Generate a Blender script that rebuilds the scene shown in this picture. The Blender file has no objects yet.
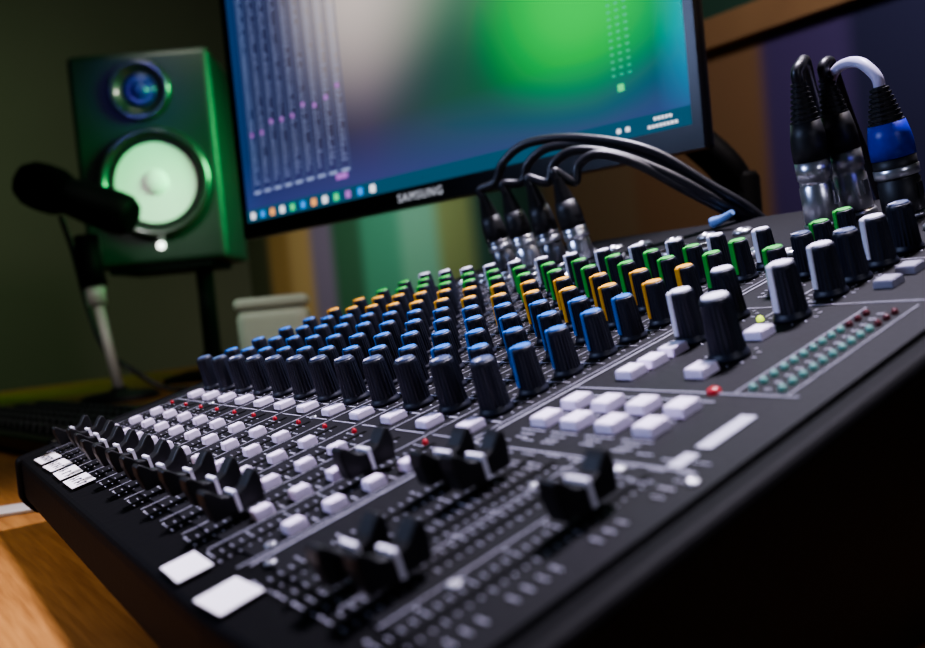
import bpy, bmesh, math, random
from mathutils import Vector, Matrix
random.seed(7)
C = bpy.context.scene.collection
PI = math.pi
R = math.radians
AL = R(14)
ZO = 0.78            # height of the console-plane origin, desk top is at 0.75
DESK = 0.75
O = Vector((0, 0, ZO))
RX = Matrix.Rotation(AL, 3, 'X')
# ---------------------------------------------------------------- camera frame
cz = Vector((.810, -.559, .177)).normalized()
cx = Vector((.586, .757, -.289)); cx = (cx - cz*cx.dot(cz)).normalized()
cy = cz.cross(cx)
wx, wy, wz = RX @ cx, RX @ cy, RX @ cz
CAM = O + RX @ Vector((0, 0, .1))
F = 884.0
def at(px, py, depth):
    t = depth/F
    return CAM + wx*((px-462)*t) + wy*((324-py)*t) - wz*depth
def atY(px, py, Y):        # point of the console frame lying at distance Y behind the origin
    r = cx*(px-462) + cy*(324-py) - cz*F
    p = r*(Y/r.y); return (p.x, p.y, p.z+.1)

# ---------------------------------------------------------------- materials
def mat(name, col, rough=.5, metal=0, emit=None, es=0, noise=0, nscale=40, bump=0, coat=0, spec=None):
    m = bpy.data.materials.new(name); m.use_nodes = True
    nt = m.node_tree; b = nt.nodes['Principled BSDF']
    b.inputs['Base Color'].default_value = (*col, 1)
    b.inputs['Roughness'].default_value = rough
    b.inputs['Metallic'].default_value = metal
    if spec is not None: b.inputs['Specular IOR Level'].default_value = spec
    if coat: b.inputs['Coat Weight'].default_value = coat
    if emit:
        b.inputs['Emission Color'].default_value = (*emit, 1)
        b.inputs['Emission Strength'].default_value = es
    if noise or bump:
        tc = nt.nodes.new('ShaderNodeTexCoord'); n = nt.nodes.new('ShaderNodeTexNoise')
        n.inputs['Scale'].default_value = nscale; n.inputs['Detail'].default_value = 4
        nt.links.new(tc.outputs['Object'], n.inputs['Vector'])
        if noise:
            r = nt.nodes.new('ShaderNodeValToRGB')
            r.color_ramp.elements[0].color = (*[c*(1-noise) for c in col], 1)
            r.color_ramp.elements[1].color = (*[min(1, c*(1+noise)) for c in col], 1)
            nt.links.new(n.outputs['Fac'], r.inputs['Fac'])
            nt.links.new(r.outputs['Color'], b.inputs['Base Color'])
        if bump:
            bp = nt.nodes.new('ShaderNodeBump'); bp.inputs['Strength'].default_value = bump
            bp.inputs['Distance'].default_value = .001
            nt.links.new(n.outputs['Fac'], bp.inputs['Height'])
            nt.links.new(bp.outputs['Normal'], b.inputs['Normal'])
    return m
M = {}
M['panel'] = mat('panel_charcoal', (.0075, .0075, .009), .58, noise=.25, nscale=400, bump=.15, spec=.14)
M['body'] = mat('body_black', (.0035, .0035, .004), .6, noise=.2, nscale=300, bump=.2, spec=.08)
M['knob'] = mat('knob_black', (.006, .008, .019), .48, noise=.1, nscale=200, spec=.5)
M['fader'] = mat('fader_black', (.005, .005, .006), .5, noise=.1, nscale=200, spec=.35)
M['white'] = mat('cap_white', (.80, .78, .88), .5, noise=.03)
M['blue'] = mat('cap_blue', (.014, .15, .52), .5, noise=.04)
M['orange'] = mat('cap_orange', (.80, .38, .012), .5, noise=.04)
M['green'] = mat('cap_green', (.03, .42, .04), .5, noise=.04)
M['paleblue'] = mat('cap_dark_blue', (.045, .07, .15), .5, noise=.04)
M['button'] = mat('button_white', (.88, .78, .96), .4, noise=.03)
M['greybutton'] = mat('button_grey', (.30, .29, .36), .4, noise=.03)
M['ink'] = mat('print_white', (.46, .45, .53), .6, noise=.05)
M['darkink'] = mat('ink_black', (.03, .03, .04), .7, noise=.05)
M['paper'] = mat('sticker_paper', (.84, .80, .82), .7, noise=.03)
M['slot'] = mat('slot_black', (.0015, .0015, .0015), .8, noise=.1, spec=.1)
M['chrome'] = mat('connector_metal', (.62, .62, .66), .28, .92, noise=.05, nscale=300)
M['darkmetal'] = mat('connector_dark_metal', (.14, .14, .15), .32, .8, noise=.05, nscale=300)
M['rubber'] = mat('rubber_black', (.008, .008, .010), .5, noise=.2, nscale=300)
M['cable'] = mat('cable_black', (.010, .010, .014), .40, noise=.2, nscale=300)
M['blueboot'] = mat('boot_blue', (.010, .018, .38), .4, noise=.1)
M['lilac'] = mat('cable_lilac', (.58, .54, .74), .45, noise=.05)
M['tie'] = mat('tag_pale_blue', (.16, .30, .62), .6, noise=.1)
M['ledred'] = mat('led_red', (.35, .02, .03), .25, emit=(1, .05, .05), es=.08, noise=.02)
M['leddark'] = mat('led_dark_red', (.10, .01, .015), .25, noise=.02)
M['ledteal'] = mat('led_teal', (.18, .38, .33), .3, emit=(.1, .8, .55), es=.03, noise=.02)
M['ledyel'] = mat('led_yellow', (.6, .7, .05), .25, emit=(.7, 1, .05), es=1.5, noise=.02)
M['plastic'] = mat('plastic_gloss_black', (.005, .005, .007), .3, noise=.1, spec=.4)
M['speaker'] = mat('speaker_black', (.014, .022, .019), .5, noise=.2, nscale=200, bump=.2)
M['ring'] = mat('ring_gloss_black', (.012, .018, .014), .34, noise=.1, coat=1.0, spec=1.0)
M['cone'] = mat('cone_white', (.86, .80, .80), .5, noise=.04)
M['tweeter'] = mat('tweeter_dark', (.03, .03, .20), .25, noise=.1)
M['glow'] = mat('badge_light', (.9, .9, .9), .3, emit=(1, 1, .95), es=4)
M['foam'] = mat('foam_black', (.002, .002, .002), .95, noise=.4, nscale=600, bump=.8, spec=.03)
M['micbody'] = mat('mic_black', (.003, .003, .0035), .6, noise=.1, spec=.15)
M['palebox'] = mat('pale_box', (.55, .62, .50), .6, noise=.06)
M['darkgreybox'] = mat('pale_box_lid', (.53, .59, .48), .6, noise=.06)
M['key'] = mat('key_black', (.020, .020, .024), .5, noise=.1)
M['tan'] = mat('trim_tan', (.26, .16, .085), .6, noise=.15, nscale=12)
M['grey'] = mat('stand_grey', (.50, .48, .45), .5, .1, noise=.05)

def wood():
    m = bpy.data.materials.new('desk_wood'); m.use_nodes = True; nt = m.node_tree; b = nt.nodes['Principled BSDF']
    tc = nt.nodes.new('ShaderNodeTexCoord'); mp = nt.nodes.new('ShaderNodeMapping')
    mp.inputs['Scale'].default_value = (6, 90, 90)
    n = nt.nodes.new('ShaderNodeTexNoise'); n.inputs['Scale'].default_value = 3; n.inputs['Detail'].default_value = 8
    r = nt.nodes.new('ShaderNodeValToRGB')
    r.color_ramp.elements[0].position = .30; r.color_ramp.elements[0].color = (.20, .085, .020, 1)
    r.color_ramp.elements[1].position = .72; r.color_ramp.elements[1].color = (.33, .155, .040, 1)
    L = nt.links.new
    L(tc.outputs['Object'], mp.inputs['Vector']); L(mp.outputs['Vector'], n.inputs['Vector'])
    L(n.outputs['Fac'], r.inputs['Fac']); L(r.outputs['Color'], b.inputs['Base Color'])
    b.inputs['Roughness'].default_value = .5; b.inputs['Specular IOR Level'].default_value = .25
    return m
M['wood'] = wood()

def wall_stripes():
    m = bpy.data.materials.new('wall_stripes'); m.use_nodes = True; nt = m.node_tree; b = nt.nodes['Principled BSDF']
    L = nt.links.new
    g = nt.nodes.new('ShaderNodeNewGeometry'); s = nt.nodes.new('ShaderNodeSeparateXYZ'); L(g.outputs['Position'], s.inputs[0])
    mr = nt.nodes.new('ShaderNodeMapRange'); mr.inputs['From Min'].default_value = -3.4; mr.inputs['From Max'].default_value = 0
    L(s.outputs['X'], mr.inputs['Value'])
    r = nt.nodes.new('ShaderNodeValToRGB')
    st = [(-3.4, (.07, .07, .045)), (-3.20, (.40, .22, .09)), (-3.02, (.58, .36, .18)), (-2.84, (.26, .20, .36)), (-2.68, (.05, .16, .10)),
          (-2.48, (.09, .38, .27)), (-2.25, (.20, .50, .38)), (-2.05, (.24, .32, .14)), (-1.88, (.04, .12, .10)), (-1.6, (.21, .15, .09)),
          (-1.30, (.21, .125, .068)), (-.97, (.065, .048, .18)), (-.80, (.018, .022, .085))]
    e = r.color_ramp.elements
    e[0].position = 0; e[0].color = (*st[0][1], 1)
    e[1].position = 1; e[1].color = (*st[-1][1], 1)
    for (xa, ca), (xb, cb_) in zip(st, st[1:]):
        w_ = .035 if xb < -1.4 else .015
        k = e.new((xb-w_+3.4)/3.4); k.color = (*ca, 1)
        k = e.new((xb+w_+3.4)/3.4); k.color = (*cb_, 1)
    L(mr.outputs[0], r.inputs['Fac'])
    up = nt.nodes.new('ShaderNodeMath'); up.operation = 'GREATER_THAN'; up.inputs[1].default_value = 1.30
    L(s.outputs['Z'], up.inputs[0])
    mx = nt.nodes.new('ShaderNodeMix'); mx.data_type = 'RGBA'
    L(up.outputs[0], mx.inputs['Factor']); L(r.outputs['Color'], mx.inputs['A']); mx.inputs['B'].default_value = (.02, .07, .05, 1)
    L(mx.outputs['Result'], b.inputs['Base Color']); b.inputs['Roughness'].default_value = .8
    return m
M['stripes'] = wall_stripes()
M['wall'] = mat('wall_olive', (.11, .112, .085), .85, noise=.08, nscale=3)
M['floor'] = mat('floor_dark', (.05, .04, .035), .6, noise=.3, nscale=6)

def screen_mat():
    m = bpy.data.materials.new('screen_display'); m.use_nodes = True; nt = m.node_tree; b = nt.nodes['Principled BSDF']
    L = nt.links.new
    tc = nt.nodes.new('ShaderNodeTexCoord')
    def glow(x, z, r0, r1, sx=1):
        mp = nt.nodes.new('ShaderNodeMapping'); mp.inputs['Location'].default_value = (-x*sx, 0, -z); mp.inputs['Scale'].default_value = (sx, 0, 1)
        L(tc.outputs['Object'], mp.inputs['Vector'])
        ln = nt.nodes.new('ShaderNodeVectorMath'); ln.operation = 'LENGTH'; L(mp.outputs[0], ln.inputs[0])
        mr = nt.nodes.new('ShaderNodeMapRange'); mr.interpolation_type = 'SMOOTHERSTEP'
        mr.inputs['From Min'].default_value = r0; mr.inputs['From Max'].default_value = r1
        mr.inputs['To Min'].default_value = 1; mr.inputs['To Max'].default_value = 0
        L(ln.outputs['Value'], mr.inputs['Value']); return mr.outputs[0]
    s = nt.nodes.new('ShaderNodeSeparateXYZ'); L(tc.outputs['Object'], s.inputs[0])
    mr = nt.nodes.new('ShaderNodeMapRange'); mr.inputs['From Min'].default_value = -.33; mr.inputs['From Max'].default_value = .33
    L(s.outputs['X'], mr.inputs['Value'])
    r = nt.nodes.new('ShaderNodeValToRGB'); e = r.color_ramp.elements
    e[0].position = 0; e[0].color = (.008, .05, .16, 1); e[1].position = 1; e[1].color = (.01, .36, .56, 1)
    for p, c in ((.08, (.012, .016, .06)), (.4, (.05, .042, .08)), (.6, (.022, .085, .06)), (.85, (.002, .14, .035)), (.94, (.003, .095, .10))):
        k = e.new(p); k.color = (*c, 1)
    L(mr.outputs[0], r.inputs['Fac'])
    cur = r.outputs['Color']
    for (x, z, r0, r1, sx, col, amt) in ((.075, .25, 0, .17, .8, (.14, .27, .17), .8), (-.070, .27, 0, .23, 1.2, (.60, .52, .48), .97), (.222, .14, 0, .14, .88, (.0, .62, .075), 1.0)):  # the greyish-white spot is a reflection painted into the screen's emission
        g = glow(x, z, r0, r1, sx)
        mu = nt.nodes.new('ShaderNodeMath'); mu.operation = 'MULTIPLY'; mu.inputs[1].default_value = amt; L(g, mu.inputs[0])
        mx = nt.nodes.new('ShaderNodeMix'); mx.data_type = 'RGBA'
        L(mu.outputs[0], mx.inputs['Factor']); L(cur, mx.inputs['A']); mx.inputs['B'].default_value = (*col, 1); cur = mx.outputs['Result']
    m2 = nt.nodes.new('ShaderNodeMapRange'); m2.inputs['From Min'].default_value = .015; m2.inputs['From Max'].default_value = .08
    m2.inputs['To Min'].default_value = .8; m2.inputs['To Max'].default_value = 0; L(s.outputs['Z'], m2.inputs['Value'])
    mx = nt.nodes.new('ShaderNodeMix'); mx.data_type = 'RGBA'; L(m2.outputs[0], mx.inputs['Factor']); L(cur, mx.inputs['A']); mx.inputs['B'].default_value = (.045, .055, .20, 1)
    cur = mx.outputs['Result']
    b.inputs['Base Color'].default_value = (.005, .005, .005, 1); b.inputs['Roughness'].default_value = .5; b.inputs['Specular IOR Level'].default_value = .05
    L(cur, b.inputs['Emission Color']); b.inputs['Emission Strength'].default_value = 1.2
    return m
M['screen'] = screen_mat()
def em(name, col, s): return mat(name, (.02, .02, .02), .5, emit=col, es=s, spec=.05)
M['g_lilac'] = em('graphic_lilac', (.36, .44, .74), .95)
M['g_line'] = em('graphic_line', (.10, .13, .28), .8)
M['g_teal'] = em('graphic_teal', (.05, .75, .45), .8)
M['g_pink'] = em('graphic_pink', (.6, .2, .8), .9)
M['g_white'] = em('graphic_white', (.9, .9, 1), 1.5)
M['g_blue'] = em('graphic_blue', (.05, .3, .9), 1.4)
M['g_orange'] = em('graphic_orange', (1, .4, .1), 1.4)
M['g_green'] = em('graphic_green', (.1, .9, .3), 1.1)
M['g_bar'] = em('graphic_taskbar', (.010, .08, .14), 1.1)

# ---------------------------------------------------------------- mesh helpers
def box(bm, c, s, rot=None, mi=0, top=1.0):
    hx, hy, hz = s[0]/2, s[1]/2, s[2]/2
    vs = []
    for z in (-1, 1):
        k = top if z > 0 else 1
        for x, y in ((-1, -1), (1, -1), (1, 1), (-1, 1)):
            v = Vector((x*hx*k, y*hy*k, z*hz))
            if rot is not None: v = rot @ v
            vs.append(bm.verts.new(v + Vector(c)))
    for f in ((3, 2, 1, 0), (4, 5, 6, 7), (0, 1, 5, 4), (1, 2, 6, 5), (2, 3, 7, 6), (3, 0, 4, 7)):
        fc = bm.faces.new([vs[i] for i in f]); fc.material_index = mi
def lathe(bm, prof, seg=24, T=None, mi=0, flute=0, smooth=True):
    T = T or Matrix.Identity(4)
    rings = []
    for j, p in enumerate(prof):
        r, z = p[0], p[1]
        ring = []
        for i in range(seg):
            a = 2*PI*i/seg
            rr = r*(1 - (flute if (len(p) > 2 and i % 2) else 0))
            ring.append(bm.verts.new(T @ Vector((rr*math.cos(a), rr*math.sin(a), z))))
        rings.append(ring)
    for j, (a, b) in enumerate(zip(rings, rings[1:])):
        sm = smooth and not (flute and len(prof[j]) > 2 and len(prof[j+1]) > 2)
        for i in range(seg):
            f = bm.faces.new((a[i], a[(i+1) % seg], b[(i+1) % seg], b[i])); f.material_index = mi; f.smooth = sm
    for ring, rev in ((rings[0], True), (rings[-1], False)):
        f = bm.faces.new(ring[::-1] if rev else ring); f.material_index = mi
def catmull(pts, n=8):
    pts = [Vector(p) for p in pts]; P = [pts[0]*2-pts[1]] + pts + [pts[-1]*2-pts[-2]]
    out = []
    for i in range(1, len(P)-2):
        for k in range(n):
            t = k/n
            a, b, c, d = P[i-1], P[i], P[i+1], P[i+2]
            out.append(.5*((2*b) + (c-a)*t + (2*a-5*b+4*c-d)*t*t + (3*b-a-3*c+d)*t**3))
    out.append(pts[-1]); return out
def tube(bm, pts, r, seg=12, mi=0, n=8, smooth=True):
    p = catmull(pts, n) if smooth else [Vector(q) for q in pts]
    rr = r if callable(r) else (lambda t: r)
    prev = None; rings = []
    for i, q in enumerate(p):
        t = (p[min(i+1, len(p)-1)] - p[max(i-1, 0)]).normalized()
        if prev is None:
            u = t.orthogonal().normalized()
        else:
            u = (prev - t*prev.dot(t)).normalized()
        prev = u; v = t.cross(u); rad = rr(i/(len(p)-1))
        rings.append([bm.verts.new(q + rad*(math.cos(2*PI*k/seg)*u + math.sin(2*PI*k/seg)*v)) for k in range(seg)])
    for a, b in zip(rings, rings[1:]):
        for k in range(seg):
            f = bm.faces.new((a[k], a[(k+1) % seg], b[(k+1) % seg], b[k])); f.material_index = mi; f.smooth = True
    bm.faces.new(rings[0][::-1]).material_index = mi; bm.faces.new(rings[-1]).material_index = mi
def prism(bm, prof, x0, x1, mi=0, prof2=None):      # profile in (y,z), extruded along x
    a = [bm.verts.new((x0, y, z)) for y, z in prof]; b = [bm.verts.new((x1, y, z)) for y, z in (prof2 or prof)]
    n = len(prof)
    for i in range(n):
        bm.faces.new((a[i], a[(i+1) % n], b[(i+1) % n], b[i])).material_index = mi
    bm.faces.new(a[::-1]).material_index = mi; bm.faces.new(b).material_index = mi
def mesh(name, bm, mats):
    bmesh.ops.recalc_face_normals(bm, faces=bm.faces)
    me = bpy.data.meshes.new(name); bm.to_mesh(me); bm.free()
    for m in (mats if isinstance(mats, (list, tuple)) else [mats]): me.materials.append(m)
    return me
def link(name, me, parent=None, loc=(0, 0, 0), rot=(0, 0, 0), bevel=0, segs=2):
    o = bpy.data.objects.new(name, me); C.objects.link(o); o.parent = parent
    o.location = loc; o.rotation_euler = rot
    if bevel:
        b = o.modifiers.new('bevel', 'BEVEL'); b.width = bevel; b.segments = segs; b.limit_method = 'ANGLE'
    return o
def obj(name, bm, mats, parent=None, **k): return link(name, mesh(name, bm, mats), parent, **k)
def thing(name, label, cat, loc=(0, 0, 0), rot=(0, 0, 0), group=None):
    o = bpy.data.objects.new(name, None); C.objects.link(o); o.location = loc; o.rotation_euler = rot
    o.empty_display_size = .02
    return tag(o, label, cat, group)
def tag(o, label, cat, group=None):
    o['label'] = label; o['category'] = cat
    if group: o['group'] = group
    return o
def struct(name, c, s, m):
    bm = bmesh.new(); box(bm, (0, 0, 0), s); o = obj(name, bm, m, loc=c); o['kind'] = 'structure'; return o
NB = bmesh.new

# ================================================================ ROOM
struct('floor', (-1.1, -.3, -.05), (4.8, 3.5, .1), M['floor'])
struct('wall_back', (-1.1, 1.45, 1.3), (4.8, .1, 2.6), M['stripes'])
struct('wall_left', (-3.45, -.3, 1.3), (.1, 3.4, 2.6), M['wall'])
struct('trim_1', (-1.1, 1.388, 1.315), (4.6, .024, .055), M['tan'])

# ================================================================ DESK
dk = thing('desk', 'large warm brown wooden desk top under the mixing console', 'desk', (-.85, .25, 0))
bm = NB(); box(bm, (0, 0, DESK-.02), (2.9, 1.5, .04)); obj('desktop', bm, M['wood'], dk, bevel=.004)
for sx in (-1, 1):
    for sy in (-1, 1):
        bm = NB(); box(bm, (sx*1.38, sy*.68, (DESK-.04)/2), (.06, .06, DESK-.04)); obj('leg', bm, M['body'], dk, bevel=.003)

# ================================================================ MIXING CONSOLE
c0w = Vector((-.39, .29, DESK))
con = thing('mixing_console', 'large black audio mixing console with rows of coloured knobs and white buttons', 'mixing console', c0w, (AL, 0, 0))
c0 = RX.transposed() @ (c0w - O)          # offset of the Empty in the console frame
def sh(x, y):                             # the front edge of the console runs slightly askew
    return .018*max(0, min(1.05, (-.25-x)/.38))*max(0, min(1, 1-(y-.06)/.14))
def L3(x, y, n=0): return Vector((x, y+sh(x, y), n)) - c0
def w2c(y, z):                             # world y, z(relative to O) -> console Y,N
    return (y*math.cos(AL)+z*math.sin(AL), -y*math.sin(AL)+z*math.cos(AL))
XL, XR = -.632, -.150
YF, YB = .056, .535
def cprism(bm, prof, x0, x1, mi=0):
    f = lambda x: [(y+sh(x, y)-c0.y, n-c0.z) for y, n in prof]
    prism(bm, f(x0), x0-c0.x, x1-c0.x, mi, f(x1))
zb = DESK-ZO+.005
prof = [(YF, -.001), (YF-.002, -.006), w2c(.054, -.012), w2c(.062, zb), w2c(.50, zb), w2c(.525, zb+.02), (YB+.004, -.006), (YB, -.001)]
bm = NB(); cprism(bm, prof, XL, -.25)
cprism(bm, prof, -.25, XR); bmesh.ops.remove_doubles(bm, verts=bm.verts, dist=1e-6)
obj('body', bm, M['body'], con, bevel=.002)
for x0, x1 in ((XR, XR+.012), (XL-.012, XL)):
    bm = NB(); pr = [(YF-.003, .0002), (YF-.005, -.007), w2c(.051, -.014), w2c(.060, zb), w2c(.502, zb), w2c(.528, zb+.02), (YB+.007, -.006), (YB+.003, .0002)]
    cprism(bm, pr, x0, x1); obj('side_panel', bm, M['body'], con, bevel=.004, segs=4)
bm = NB(); prt = [(.078, -.0012), (.078, 0), (YB-.002, 0), (YB-.002, -.0012)]
cprism(bm, prt, XL+.001, XR-.001); obj('top_panel', bm, M['panel'], con)
for sx, sy in ((XL+.04, .12), (XR-.04, .12), (XL+.04, .46), (XR-.04, .46)):
    bm = NB(); lathe(bm, [(.010, 0), (.010, .005)], 16)
    y, n = w2c(sy, DESK-ZO); o = obj('foot', bm, M['rubber'], con, loc=Vector((sx, y, n))-c0, rot=(-AL, 0, 0))

NCH = 12
CH = [-.597+.0288*i for i in range(NCH)]
# ---- knobs
KH = .0202
KP = [(.0066, 0), (.0066, .0014), (.0060, .0022), (.0058, .003, 1), (.0050, .0185, 1), (.0048, KH-.0004), (.0045, KH)]
def capgeo(bm, h, T=None, mi=0):
    T = T or Matrix.Identity(4)
    lathe(bm, [(.0040, h-.0004), (.0040, h+.0004), (.0036, h+.0007)], 28, T, mi)
    w = .0014                            # pointer running down the side towards +x
    q = ((.0050, .0040), (.0061, .0040), (.0053, h), (.0047, h+.0007), (.0030, h+.0007), (.0030, h-.002))
    a = [bm.verts.new(T @ Vector((r, -w, z))) for r, z in q]
    b = [bm.verts.new(T @ Vector((r, w, z))) for r, z in q]
    n = len(a)
    for i in range(n): bm.faces.new((a[i], a[(i+1) % n], b[(i+1) % n], b[i])).material_index = mi
    bm.faces.new(a[::-1]).material_index = mi; bm.faces.new(b).material_index = mi
bm = NB(); lathe(bm, KP, 44, flute=.07); kb = mesh('knob', bm, M['knob'])
kc = {}
for c in ('white', 'blue', 'orange', 'green'):
    bm = NB(); capgeo(bm, KH); kc[c] = mesh('cap', bm, M[c])
bm = NB(); lathe(bm, [(.0042, KH-.0004), (.0042, KH+.0004), (.0038, KH+.0008)], 28); kc['whitetop'] = mesh('cap', bm, M['white'])
bm = NB(); lathe(bm, [(.0041, KH-.0004), (.0041, KH+.0004), (.0037, KH+.0008)], 28); box(bm, (.0028, 0, KH+.0009), (.0034, .0012, .0004), mi=1)
kc['dark'] = mesh('cap', bm, [M['paleblue'], M['white']])
ROWS = [(.197, 'dark', -75), (.218, 'blue', -118), (.239, 'blue', -120), (.261, 'blue', -120), (.2815, 'blue', -118),
        (.303, 'orange', -105), (.3265, 'orange', -108), (.3485, 'green', -108), (.370, 'green', -106), (.391, 'white', -112)]
knobs = []
for i, x in enumerate(CH):
    for (y, col, a) in ROWS:
        knobs.append((x, y, col, a+random.uniform(-14, 14), 1.1 if col == 'dark' else 1.0))
for (x, y, col, s) in ((-.243, .277, 'white', 1.1), (-.211, .258, 'whitetop', 1.2), (-.243, .306, 'whitetop', 1.1), (-.212, .303, 'white', 1.15),
                       (-.212, .333, 'white', 1.1), (-.212, .353, 'dark', 1.1), (-.211, .375, 'white', 1.1), (-.210, .397, 'dark', 1.1),
                       (-.243, .345, 'green', 1.0), (-.243, .368, 'dark', 1.0), (-.246, .390, 'green', 1.0), (-.246, .412, 'green', 1.0),
                       (-.180, .385, 'white', 1.0), (-.180, .410, 'dark', 1.0)):
    knobs.append((x, y, col, -112+random.uniform(-8, 8), s))
knobs.sort(key=lambda k: k[0]**2+k[1]**2)
for k, (x, y, col, a, s) in enumerate(knobs[:100]):
    o = link('knob', kb, con, loc=L3(x, y), rot=(0, 0, R(a))); o.scale = (s, s, s)
    link('cap', kc[col], o)
bm = NB(); MI = {'dark': 5, 'whitetop': 1, 'white': 1, 'blue': 2, 'orange': 3, 'green': 4}
for (x, y, col, a, s) in knobs[100:]:
    T = Matrix.Translation(L3(x, y)) @ Matrix.Rotation(R(a), 4, 'Z') @ Matrix.Scale(s, 4)
    lathe(bm, KP, 24, T, 0, flute=.04)
    if col in ('dark', 'whitetop'): lathe(bm, [(.0041, KH-.0004), (.0041, KH+.0004), (.0037, KH+.0008)], 20, T, MI[col])
    else: capgeo(bm, KH, T, MI[col])
o = obj('knob', bm, [M['knob'], M['white'], M['blue'], M['orange'], M['green'], M['paleblue']], con); o['kind'] = 'stuff'

# ---- push buttons
def button_mesh(sx, sy, sz, m):
    bm = NB(); box(bm, (0, 0, sz/2), (sx, sy, sz), top=.92)
    bmesh.ops.bevel(bm, geom=list(bm.edges), offset=.00040, segments=2, affect='EDGES')
    return mesh('button', bm, m)
b_small = button_mesh(.0062, .0074, .0038, M['button'])
b_wide = button_mesh(.0086, .0098, .0034, M['button'])
b_main = button_mesh(.0090, .0102, .0038, M['button'])
b_grey = button_mesh(.0090, .0100, .0036, M['greybutton'])
for x in CH:
    for y in (.098, .114, .1305, .1465):
        link('button', b_small, con, loc=L3(x+.0095, y))
    link('button', b_wide, con, loc=L3(x+.004, .180))
for x in (-.244, -.228, -.211, -.194):
    for y in (.192, .208): link('button', b_main, con, loc=L3(x, y))
for x, y in ((-.243, .238), (-.242, .250), (-.242, .263), (-.211, .241), (-.213, .281)): link('button', b_main, con, loc=L3(x, y))
for x, y in ((-.191, .341), (-.191, .360)): link('button', b_grey, con, loc=L3(x, y))
# ---- faders
W = .0074
bm = NB()
pf = [(-.0100, .001), (-.0112, .0085), (-.0108, .0126), (-.0094, .0134), (-.0074, .0118), (-.0046, .0088), (-.0018, .0078), (.0018, .0078), (.0046, .0088), (.0074, .0118), (.0094, .0134), (.0108, .0126), (.0112, .0085), (.0100, .001)]
prism(bm, pf, -W/2, W/2)
box(bm, (0, 0, .0), (.002, .006, .004))
fad = mesh('fader_cap', bm, M['fader'])
bm = NB(); box(bm, (0, 0, .0050), (W+.0012, .0014, .0080)); fl = mesh('marker_line', bm, M['white'])
FP = [(x, .0925+random.uniform(-.0025, .0025)) for x in CH[:11]] + [(CH[11]-.002, .136), (-.240, .143), (-.2235, .144), (-.2125, .090), (-.1965, .0925), (-.173, .140)]
for x, y in FP:
    bm = NB(); box(bm, L3(x, .118, .0002), (.0022, .094, .0003)); obj('fader_slot', bm, M['slot'], con)
    o = link('fader_cap', fad, con, loc=L3(x, y, .0026), bevel=.0007); link('marker_line', fl, o)
# ---- leds
def led(m, r=.0016):
    bm = NB(); lathe(bm, [(r, 0), (r, .0008), (r*.8, .0016), (r*.4, .0021)], 12); return mesh('indicator_light', bm, m)
lr, lt, ly, lrb, ld = led(M['ledred'], .0012), led(M['ledteal'], .0014), led(M['ledyel'], .0015), led(M['ledred'], .0026), led(M['leddark'], .0014)
for x in CH:
    link('indicator_light', lr, con, loc=L3(x-.006, .164))
link('indicator_light', lrb, con, loc=L3(-.194, .225))
link('indicator_light', ly, con, loc=L3(-.226, .301))
for x in (-.181, -.170):
    for k in range(13):
        link('meter_light', lt if k < 10 else ld, con, loc=L3(x, .229+k*.0062))
# ---- panel screws
bm = NB(); lathe(bm, [(.0020, 0), (.0019, .0006), (.0012, .0008), (.0008, .0004)], 14); scw = mesh('screw', bm, M['chrome'])
for x, y in ((-.256, .082), (-.256, .170), (-.185, .166), (-.182, .100), (-.205, .150), (-.270, .088), (-.270, .168), (-.400, .172), (-.545, .172), (-.157, .165), (-.157, .34)): link('screw', scw, con, loc=L3(x, y, .0001))
# ---- printed markings
bm = NB()
def mark(x, y, sx, sy, a=0): box(bm, L3(x, y, .0003), (sx, sy, .0002), rot=Matrix.Rotation(a, 3, 'Z') if a else None)
def tiny(x, y, n=4, w=.0013, h=.0009):
    for q in range(n):
        mark(x+(q-(n-1)/2)*w*1.45, y, w*random.uniform(.6, 1), h)
for (x, y) in [(f[0], 0) for f in FP]:
    for k in range(25):
        mark(x-.0046, .073+k*.0037, .0026 if k % 4 else .0040, .00028)
        mark(x+.0036, .073+k*.0037, .0014 if k % 4 else .0024, .00028)
        if k % 4 == 0: tiny(x-.0088, .0732+k*.0037, 2, .0007, .0008)
def vline(x, y0, y1, w):
    n = 6
    for k in range(n): mark(x, y0+(y1-y0)*(k+.5)/n, w, (y1-y0)/n*1.02)
for i in range(NCH+1): vline(-.597-.0144+.0288*i, .075, .415, .00034)
vline(-.262, .078, .415, .0007)
vline(-.2040, .078, .168, .0003); vline(-.1845, .078, .168, .0003)
vline(-.1655, .225, .312, .0003); vline(-.1855, .225, .312, .0003)
mark(-.226, .36, .0004, .11)
for y in (.170, .224, .318, .380): mark(-.211, y, .100, .0004)
for x in CH:
    for y in (.1715, .2075, .2285, .250, .2715, .292, .337, .3595, .381, .402): mark(x, y, .022, .0004)
    mark(x+.010, .188, .006, .0006)
    for y in (.1055, .1215, .138, .154): tiny(x+.0095, y, 4, .0009, .0007)
    mark(x-.002, .1885, .010, .0004)
for (x, y, col, a, s) in knobs:
    for k in range(11):
        aa = R(-60+k*30)
        bx_, by_ = x+.0090*s*math.cos(aa), y+.0090*s*math.sin(aa)
        mark(bx_, by_, .0016, .0004, aa)
    tiny(x-.004, y-.0102, 4, .0010, .0009)
for x in (-.244, -.228, -.211, -.194):
    tiny(x, .1999, 5, .0009, .0007); mark(x, .1845, .013, .0004); tiny(x, .1815, 6, .0009, .0007); tiny(x, .1785, 5, .0009, .0007)
mark(-.219, .217, .062, .0004)
for y in (.176, .168, .160):
    for k in range(9):
        if random.random() < .7: tiny(-.250+k*.011, y+random.uniform(-.001, .001), 5, .0009, .0006)
for k in range(13): tiny(-.1755, .229+k*.0062, 2, .0010, .0009)
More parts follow.
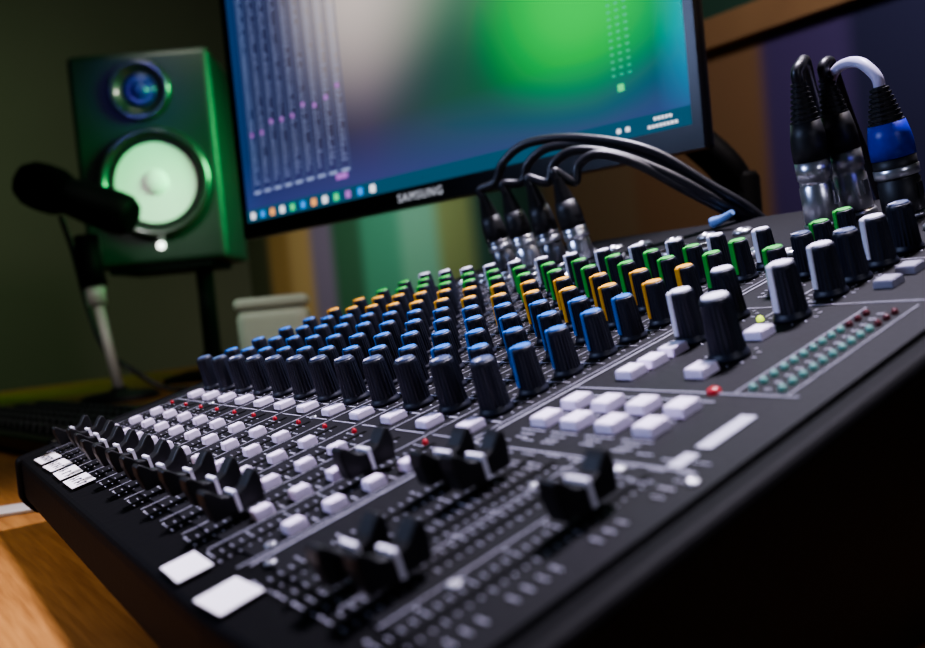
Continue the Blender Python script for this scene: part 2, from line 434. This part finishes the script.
for r_ in range(20):
    if random.random() < .7: tiny(-.1610, .078+r_*.0048, 4, .0008, .0006)
mark(-.1685, .1965, .0056, .0235); mark(-.1690, .176, .0050, .009)
obj('printed_markings', bm, M['ink'], con)
# ---- stickers
def sticker(x, y, sx, sy, a, strokes, n=.0006):
    bm = NB(); box(bm, (0, 0, 0), (sx, sy, .0003))
    o = obj('label_sticker', bm, M['paper'], con, loc=L3(x, y, n), rot=(0, 0, a))
    if strokes:
        bm = NB()
        for k in range(strokes):
            xx = (-.36+.72*k/max(1, strokes-1))*sx
            box(bm, (xx, -sy*.05, .0003), (sx*.045, sy*.42, .0002)); box(bm, (xx+sx*.05, sy*.1*(1 if k % 2 else -1), .0003), (sx*.09, sy*.09, .0002))
        obj('handwriting', bm, M['darkink'], o)
sticker(-.2485, .0650, .020, .0140, R(2), 0)
sticker(-.2885, .0645, .0210, .0120, R(-3), 0)
for x, n in ((-.487, 4), (-.520, 3), (-.553, 4), (-.588, 5)): sticker(x, .0672, .026, .0120, R(-2.7+random.uniform(-2, 2)), n)
# ---- sockets
def xlr_socket():
    bm = NB()
    lathe(bm, [(.0108, 0), (.0108, .0022), (.0100, .0032), (.0094, .0032), (.0092, .0008), (.001, .0008)], 28, mi=0)
    for a in (90, 210, 330): lathe(bm, [(.0013, .0008), (.0013, .0022)], 10, Matrix.Translation((.0045*math.cos(R(a)), .0045*math.sin(R(a)), 0)), 1)
    for f in bm.faces:
        c = f.calc_center_median()
        if c.xy.length < .0093 and f.material_index == 0: f.material_index = 1
    return mesh('cable_socket', bm, [M['chrome'], M['slot']])
def jack_socket():
    bm = NB()
    lathe(bm, [(.0066, 0), (.0066, .0018), (.0050, .0030), (.0036, .0030), (.0034, .0006), (.0005, .0006)], 20)
    for f in bm.faces:
        if f.calc_center_median().xy.length < .0034: f.material_index = 1
    return mesh('jack_socket', bm, [M['chrome'], M['slot']])
xs, js = xlr_socket(), jack_socket()
P1, P2, P3 = (-.297, .474), (-.2855, .493), (-.245, .468)
XY, XO = .448, .006
for i, x in enumerate(CH):
    if i < 9: link('cable_socket', xs, con, loc=L3(x+XO, XY, .0002))
    if i < 9: link('jack_socket', js, con, loc=L3(x+XO, .484, .0002))
    link('jack_socket', js, con, loc=L3(x, .4265, .0002)); link('jack_socket', js, con, loc=L3(x, .411, .0002))
for x, y in (P1, P2, P3, (-.218, .468), (-.190, .468)): link('cable_socket', xs, con, loc=L3(x, y, .0002))
for x in (-.215, -.190): link('jack_socket', js, con, loc=L3(x, .438, .0002))

# ================================================================ PLUGGED CABLES
def cw(x, y, n): return O + RX @ Vector((x, y, n))
def xlr(label, base, lean, H, path, shell, sleeve, collar, cord, rc=.0031, group=None, fat=1.0, ring=None, sf=1.0):
    b = cw(*base); top = cw(base[0]+lean[0], base[1]+lean[1], base[2]+H)
    ax = (top-b).normalized()
    rot = ax.to_track_quat('Z', 'Y').to_euler()
    t = thing('microphone_cable', label, 'cable', b, rot, group)
    k = H/.062; g = fat
    bm = NB(); lathe(bm, [(.0086*g, 0), (.0090*g, .001), (.0090*g, .016*k*sf), (.0084*g, .0165*k*sf), (.0084*g, .019*k*sf), (.0092*g, .0195*k*sf), (.0092*g, .028*k*sf)], 28)
    box(bm, (.0090*g, 0, .010*k*sf), (.0015, .004, .008)); obj('plug_shell', bm, shell, t)
    if ring:
        bm = NB(); lathe(bm, [(.0090*g, .018*k*sf), (.0096*g, .0185*k*sf), (.0096*g, .0225*k*sf), (.0090*g, .023*k*sf)], 28); obj('plug_ring', bm, ring, t)
    bm = NB(); lathe(bm, [(.0094*g, .0275*k*sf), (.0094*g, .034*k), (.0090*g, .038*k), (.0078*g, .0445*k)], 28); obj('plug_sleeve', bm, sleeve, t)
    bm = NB()
    pr = []
    for q in range(8):
        z = (.044+q*.0023)*k; r = (.0076-.0005*q)*g
        pr += [(r, z), (r, z+.0013*k), (r-.0014, z+.0015*k), (r-.0015, z+.0022*k)]
    lathe(bm, pr, 20, smooth=False); obj('strain_relief', bm, collar, t)
    inv = (Matrix.Translation(b) @ rot.to_matrix().to_4x4()).inverted()
    bm = NB(); tube(bm, [inv @ (b+ax*H*.96)] + [inv @ (b+ax*(H+.005))] + [inv @ cw(*p) for p in path], rc, 12)
    obj('cord', bm, cord, t)
    return t, inv
names = ['black cable plugged in at the far left, leftmost of the four arching cables', 'second from left of the four black cables arching behind the console',
         'third from left of the four black cables arching behind the console', 'rightmost of the four black arching cables, with a pale blue tag']
A = [(495, 182), (503, 162), (528, 143), (580, 138), (648, 150), (708, 184), (756, 214)]
B = [(574, 182), (578, 165), (598, 154), (637, 164), (682, 188), (724, 210), (754, 226)]
YS = [.455, .461, .472, .487, .504, .520, .536]
for k in range(4):
    x = CH[1+k]+XO+.0012*(k-1); f = k/3
    path = [atY(a[0]*(1-f)+b_[0]*f, a[1]*(1-f)+b_[1]*f, y+(.004 if k % 2 else 0)) for a, b_, y in zip(A, B, YS)]
    e = path[-1]
    path += [(e[0]+.008, .552, e[2]-.035), (e[0]+.010, .562, e[2]-.09)]
    t, inv = xlr(names[k], (x, XY, .0035), (-.006, .001), .063, path, M['chrome'] if k in (1, 3) else M['darkmetal'], M['rubber'], M['rubber'], M['cable'], rc=.0035, group='black cables arching behind the console', fat=1.0, ring=M['chrome'], sf=.9)
    if k == 3:
        q = [cw(*atY(u, v, .506)) for u, v in ((712, 223), (722, 219), (732, 212))]
        bm = NB(); tube(bm, [inv @ p for p in q], lambda t_: .0040-.002*t_, 10); obj('tag', bm, M['tie'], t)
xlr('tall black plug with chrome barrel, left of the pair standing at the right rear', (*P1, .0035), (.003, .002), .082,
    [(-.294, .482, .094), (-.298, .494, .095), (-.306, .508, .080), (-.312, .522, .05), (-.314, .538, .02), (-.314, .555, -.03), (-.314, .565, -.09)], M['chrome'], M['rubber'], M['rubber'], M['cable'], rc=.0033, fat=1.08)
xlr('tall black plug with chrome barrel, right of the pair beside the blue plug', (*P2, .0035), (-.003, .002), .080,
    [(-.289, .501, .091), (-.292, .510, .089), (-.296, .520, .075), (-.299, .531, .05), (-.300, .542, .02), (-.300, .556, -.03), (-.300, .566, -.09)], M['chrome'], M['rubber'], M['rubber'], M['cable'], rc=.0033, fat=1.05)
lp = [atY(*q) for q in ((864, 65, .473), (854, 62, .480), (842, 65, .490), (833, 74, .500), (829, 92, .509), (829, 125, .518), (830, 165, .530), (830, 205, .546))]
lp += [(lp[-1][0], .558, -.03), (lp[-1][0], .566, -.09)]
xlr('blue and black plug with lilac cable looping up at the right rear', (*P3, .0035), (-.001, .002), .068,
    lp, M['rubber'], M['blueboot'], M['rubber'], M['lilac'], rc=.0030, fat=1.2, ring=M['chrome'])

# ================================================================ COMPUTER MONITOR
MW, MH, BZ = .662, .40, .2225
MC = (-.779, .500, DESK)
mon = thing('computer_monitor', 'wide black computer monitor showing green and violet desktop, standing behind the mixing console', 'monitor', MC, (0, 0, R(10.5)))
bm = NB(); box(bm, (0, .009, BZ+MH/2), (MW, .012, MH)); obj('housing', bm, M['plastic'], mon, bevel=.003)
bm = NB(); box(bm, (0, .028, BZ+MH/2), (MW*.7, .03, MH*.6)); obj('rear_housing', bm, M['plastic'], mon, bevel=.008)
bz = .009; bb = .020
bm = NB()
box(bm, (-MW/2+bz/2, 0, BZ+MH/2), (bz, .008, MH)); box(bm, (MW/2-bz/2, 0, BZ+MH/2), (bz, .008, MH))
box(bm, (0, 0, BZ+bb/2), (MW-2*bz, .008, bb)); box(bm, (0, 0, BZ+MH-bz/2), (MW-2*bz, .008, bz))
obj('bezel', bm, M['plastic'], mon)
sz = MH-bb-bz
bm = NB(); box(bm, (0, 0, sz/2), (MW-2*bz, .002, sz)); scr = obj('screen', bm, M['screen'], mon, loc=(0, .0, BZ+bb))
def gfx(name, m, rects, parent=scr, y=-.0015):
    bm = NB()
    for (x, z, sx, szz) in rects: box(bm, (x, y, z), (sx, .0006, szz))
    return obj(name, bm, m, parent)
hw = MW/2-bz
gfx('taskbar', M['g_bar'], [(0, .008, 2*hw, .016)])
rows, lines, teal = [], [], []
for c in range(9):
    x = -.294+c*.0222
    lines += [(x-.0065, .19, .0010, .30), (x+.0105, .19, .0010, .31)]
    for r_ in range(54):
        z = .048+r_*.0056
        rows.append((x, z, .0020, .0023))
        if random.random() < .7: rows.append((x+.0052, z, .0020+random.random()*.0022, .0010))
for c in range(3):
    for r_ in range(44): teal.append((.252+c*.008, .055+r_*.006, .0030, .0013))
gfx('mixer_graphics', M['g_lilac'], rows, y=-.0024); gfx('mixer_graphics', M['g_line'], lines, y=-.0022); gfx('mixer_graphics', M['g_teal'], teal, y=-.0024)
for c in range(9):
    gfx('level_marker', M['g_pink'], [(-.292+c*.0222, .112+c*.002+random.uniform(-.006, .006), .0048, .0048)], y=-.0026)
    gfx('channel_name', M['g_lilac'], [(-.292+c*.0222, .036, .014, .0032)], y=-.0026)
gfx('window_button', M['g_pink'], [(-.122, .030, .020, .006)], y=-.0026)
cols = ['g_white', 'g_blue', 'g_orange', 'g_white', 'g_green', 'g_blue', 'g_orange', 'g_white', 'g_green', 'g_pink', 'g_blue', 'g_white']
for k, cn in enumerate(cols): gfx('icon', M[cn], [(-hw+.014+k*.0215, .008, .0080, .0080)], y=-.0024)
gfx('clock_text', M['g_white'], [(hw-.034+q*.0036, .0115, .0022, .0022) for q in range(5)] + [(hw-.040+q*.0036, .0055, .0022, .0022) for q in range(8)] + [(hw-.07+q*.009, .008, .0035, .0035) for q in range(2)], y=-.0024)
gfx('icon', M['g_green'], [(.258, .044, .006, .006)], y=-.0024)
cu = bpy.data.curves.new('brand_lettering', 'FONT'); cu.body = 'SAMSUNG'; cu.size = .0128; cu.align_x = 'CENTER'; cu.align_y = 'CENTER'; cu.extrude = .0003; cu.space_character = 1.25
tmp = bpy.data.objects.new('tmp', cu); C.objects.link(tmp); bpy.context.view_layer.update()
me = bpy.data.meshes.new_from_object(tmp.evaluated_get(bpy.context.evaluated_depsgraph_get())); bpy.data.objects.remove(tmp)
me.materials.clear(); me.materials.append(em('logo_silver_glow', (.75, .78, .9), .65))  # silver lettering is no lamp; its brightness is put in as emission
link('brand_lettering', me, mon, loc=(0.004, -.0045, BZ+.0100), rot=(PI/2, 0, 0))
imon = (Matrix.Translation(MC) @ Matrix.Rotation(R(10.5), 4, 'Z')).inverted()
pb_ = imon @ Vector((-.500, .665, DESK))
bm = NB(); lathe(bm, [(.045, 0), (.045, .010), (.020, .014), (.016, .020), (.016, .205), (.013, .21)], 24, Matrix.Translation(pb_)); obj('mount_post', bm, M['body'], mon)
bm = NB(); tube(bm, [pb_+Vector((0, 0, .19)), Vector((pb_.x-.03, pb_.y-.012, .24)), Vector((.12, .08, BZ+.16)), Vector((.0, .055, BZ+.2)), Vector((0, .04, BZ+.2))], .016, 14); obj('mount_arm', bm, M['body'], mon)

# ================================================================ STUDIO SPEAKER + STAND
sp_c = at(147, 158, 1.72)
SW, SH, SD = .272, .415, .22
dirc = Vector((CAM.x-sp_c.x, CAM.y-sp_c.y, 0)).normalized()
ang = math.atan2(dirc.y, dirc.x) - R(15)      # front normal direction
rz = ang + PI/2                              # local -Y is the front
fn = Vector((math.cos(ang), math.sin(ang), 0))
base = sp_c - fn*(SD/2); base.z = sp_c.z - SH/2
sp = thing('studio_speaker', 'black studio monitor speaker with white woofer cone under green light', 'speaker', base, (0, 0, rz))
bm = NB(); box(bm, (0, 0, SH/2), (SW, SD, SH)); obj('cabinet', bm, M['speaker'], sp, bevel=.012, segs=3)
def front(x, z, y=-SD/2): return Matrix.Translation((x, y, z)) @ Matrix.Rotation(PI/2, 4, 'X')
wxo, wzo, txo, tzo = .012, .158, .0, .338
bm = NB(); lathe(bm, [(.109, -.002), (.109, .004), (.107, .014), (.101, .020), (.094, .018), (.089, .009), (.086, .001)], 56, front(wxo, wzo)); wf = obj('woofer', bm, M['ring'], sp)
bm = NB(); lathe(bm, [(.0885, .002), (.087, .008), (.082, .011), (.077, .006)], 48, front(wxo, wzo)); obj('surround', bm, M['rubber'], wf)
bm = NB(); lathe(bm, [(.078, .007), (.060, .003), (.030, .0015), (.028, .002), (.024, .010), (.014, .015), (.003, .017)], 48, front(wxo, wzo)); obj('cone', bm, M['cone'], wf)
bm = NB(); lathe(bm, [(.060, -.002), (.060, .005), (.057, .013), (.051, .014), (.044, .008), (.030, .003), (.024, .0025), (.018, .004)], 40, front(txo, tzo)); tw = obj('tweeter', bm, M['ring'], sp)
bm = NB(); lathe(bm, [(.034, .004), (.022, .0045), (.018, .004), (.015, .008), (.008, .012), (.002, .013)], 24, front(txo, tzo)); obj('dome', bm, M['tweeter'], tw)
bm = NB(); lathe(bm, [(.0075, -.001), (.0075, .002), (.006, .003)], 16, front(.008, .036)); obj('badge_light', bm, M['glow'], sp)
sb = Vector((base.x, base.y, DESK))
st = thing('speaker_stand', 'black desktop stand holding up the studio speaker', 'speaker stand', sb, (0, 0, rz))
hs = base.z-DESK
bm = NB(); box(bm, (0, 0, hs-.006), (.20, .20, .012)); obj('top_plate', bm, M['body'], st, bevel=.002)
bm = NB(); lathe(bm, [(.022, .011), (.022, .05), (.017, .052), (.017, hs-.012)], 20, Matrix.Translation((.065, -.02, 0))); obj('post', bm, M['body'], st)
bm = NB(); box(bm, (.06, 0, .006), (.16, .20, .012)); obj('base_plate', bm, M['body'], st, bevel=.002)

# ================================================================ MICROPHONE + STAND
p0 = Vector((-1.57, .377, DESK))
ms = thing('microphone_stand', 'short silver and black desk stand carrying the black microphone', 'microphone stand', p0)
ptop = at(97, 300, 1.5)-p0; pclip = at(90, 268, 1.5)-p0; pm = at(86, 236, 1.5)-p0
bm = NB(); lathe(bm, [(.065, 0), (.065, .006), (.058, .012), (.015, .016), (.012, .022)], 36); obj('base', bm, M['rubber'], ms)
bm = NB(); tube(bm, [Vector((0, 0, .015)), ptop], .0085, 14, smooth=False); obj('pole', bm, M['grey'], ms)
bm = NB(); tube(bm, [ptop-Vector((0, 0, .008)), ptop+(pclip-ptop)*.45], .016, 16, smooth=False); obj('collar', bm, M['grey'], ms)
bm = NB(); tube(bm, [ptop+(pclip-ptop)*.42, pclip, pm], .021, 16, smooth=False); obj('clip', bm, M['micbody'], ms)
a, b = at(18, 179, 1.5), at(133, 218, 1.5)
mi_ = thing('microphone', 'black microphone with foam windscreen in front of the speaker', 'microphone', (a+b)/2, (b-a).to_track_quat('Z', 'Y').to_euler())
Lm = (b-a).length
bm = NB(); lathe(bm, [(.012, -Lm/2), (.028, -Lm/2+.006), (.038, -Lm/2+.022), (.041, -Lm/2+.045), (.040, -Lm/2+.07), (.034, -Lm/2+.085), (.03, -Lm/2+.088)], 32); obj('windscreen', bm, M['foam'], mi_)
bm = NB(); lathe(bm, [(.029, -Lm/2+.084), (.032, -Lm/2+.095), (.035, .02), (.037, Lm/2-.03), (.035, Lm/2-.012), (.026, Lm/2)], 32); obj('mic_body', bm, M['micbody'], mi_)
cb = NB(); pts = [at(60, 216, 1.52), at(72, 250, 1.53), at(88, 310, 1.53), at(105, 350, 1.53), at(135, 372, 1.52), at(165, 388, 1.53)]
pts.append(Vector((pts[-1].x+.02, pts[-1].y+.05, DESK+.005)))
pts = [Vector((p.x, p.y, max(p.z, DESK+.005))) for p in pts]
tube(cb, pts, .0045, 10); tag(obj('cable', cb, M['cable']), 'thin black cable hanging from the microphone down to the desk', 'cable')

# ================================================================ PALE BOX behind console
bx = at(274, 320, 1.35)
pb = thing('storage_box', 'pale grey rounded box standing between speaker stand and monitor', 'box', (bx.x, bx.y, DESK), (0, 0, R(60)))
bm = NB(); box(bm, (0, 0, .066), (.105, .08, .132)); obj('box_body', bm, M['palebox'], pb, bevel=.016, segs=4)
bm = NB(); box(bm, (0, 0, .139), (.108, .083, .018)); obj('lid', bm, M['darkgreybox'], pb, bevel=.008, segs=3)

# ================================================================ KEYBOARD + metal plate
kbd = thing('computer_keyboard', 'black computer keyboard lying on the desk beyond the console', 'keyboard', (-1.20, .20, DESK), (0, 0, R(8)))
bm = NB(); box(bm, (0, 0, .010), (.46, .17, .020)); obj('keyboard_case', bm, M['plastic'], kbd, bevel=.004)
bm = NB(); box(bm, (0, 0, .004), (.0165, .0165, .008), top=.8); kk = mesh('key', bm, M['key'])
for r_ in range(5):
    for c in range(20): link('key', kk, kbd, loc=(-.205+c*.0215, -.058+r_*.028, .0195))
bm = NB(); box(bm, (0, 0, .0015), (.030, .045, .003)); box(bm, (0, .026, .0015), (.018, .012, .003))
o = obj('metal_plate', bm, M['grey'], loc=(-.712, .078, DESK), rot=(0, 0, R(-20)), bevel=.0008); tag(o, 'small grey metal plate lying on the wooden desk at the console corner', 'metal plate')

# ================================================================ LIGHTS
def area(name, loc, target, size, col, power, sy=None):
    l = bpy.data.lights.new(name, 'AREA'); l.size = size; l.color = col; l.energy = power
    if sy: l.shape = 'RECTANGLE'; l.size_y = sy
    o = bpy.data.objects.new(name, l); C.objects.link(o); o.location = loc
    o.rotation_euler = (Vector(target)-Vector(loc)).to_track_quat('-Z', 'Y').to_euler(); return o
def spot(name, loc, target, ang_, col, power, size=.1, blend=1):
    l = bpy.data.lights.new(name, 'SPOT'); l.color = col; l.energy = power; l.spot_size = R(ang_); l.spot_blend = blend; l.shadow_soft_size = size
    o = bpy.data.objects.new(name, l); C.objects.link(o); o.location = loc
    o.rotation_euler = (Vector(target)-Vector(loc)).to_track_quat('-Z', 'Y').to_euler(); return o
spot('key_spot', (-.40, .62, 2.1), (-.36, .26, .83), 40, (.88, .81, 1.0), 270, .10)
spot('cool_fill', (-1.0, -.8, 1.5), (-.40, .30, .86), 40, (.48, .60, 1.0), 52, .15)
spot('side_fill', (.9, -.1, 1.35), (-.38, .26, .85), 30, (.80, .80, 1.0), 16, .15)
spot('warm_spot', (-.75, -.75, 1.6), (-.60, -.02, .75), 32, (1, .70, .30), 28, .06)
spot('green_spot', (-1.05, 1.0, 1.4), (-1.75, .55, 1.16), 34, (.08, 1, .28), 170, .2)
spot('green_wall_spot', (-2.0, -.2, 1.7), (-3.4, .35, 1.0), 130, (.72, 1, .58), 34, .2)
spot('blue_spot', (-1.0, -.35, 1.5), (-1.75, .55, 1.32), 13, (.24, .20, 1.0), 15, .06)
spot('speaker_spot', (-.95, -.2, 1.75), (-1.73, .56, 1.05), 13, (1, .96, .95), 42, .06)
spot('box_spot', (-1.35, -.4, 1.5), (-1.27, .55, .84), 11, (.85, 1, .9), 16, .05)
spot('stand_spot', (-.9, -.5, 1.3), (-1.57, .37, .86), 11, (1, .95, .9), 12, .05)
spot('keyboard_spot', (-1.2, .9, 1.9), (-1.20, .2, .77), 26, (.8, .9, 1), 6, .1)
spot('wall_spot', (-1.7, .55, 1.6), (-2.45, 1.4, .92), 70, (1, .94, .82), 38, .2)
area('wall_wash', (-.2, .75, 1.75), (-.85, 1.4, 1.2), .2, (1, .86, .80), 9)
w = bpy.data.worlds.new('world'); bpy.context.scene.world = w; w.use_nodes = True
w.node_tree.nodes['Background'].inputs[0].default_value = (.06, .075, .09, 1); w.node_tree.nodes['Background'].inputs[1].default_value = .3
try: bpy.context.scene.view_settings.look = 'AgX - Medium High Contrast'
except Exception as ex: print('look', ex)

# ================================================================ CAMERA
cd = bpy.data.cameras.new('camera'); cam = bpy.data.objects.new('camera', cd); C.objects.link(cam)
cam.matrix_world = Matrix.Translation(CAM) @ Matrix((wx, wy, wz)).transposed().to_4x4()
cd.sensor_width = 36; cd.lens = 36*F/925; cd.clip_start = .01
cd.dof.use_dof = True; cd.dof.focus_distance = .46; cd.dof.aperture_fstop = 7.0
bpy.context.scene.camera = cam
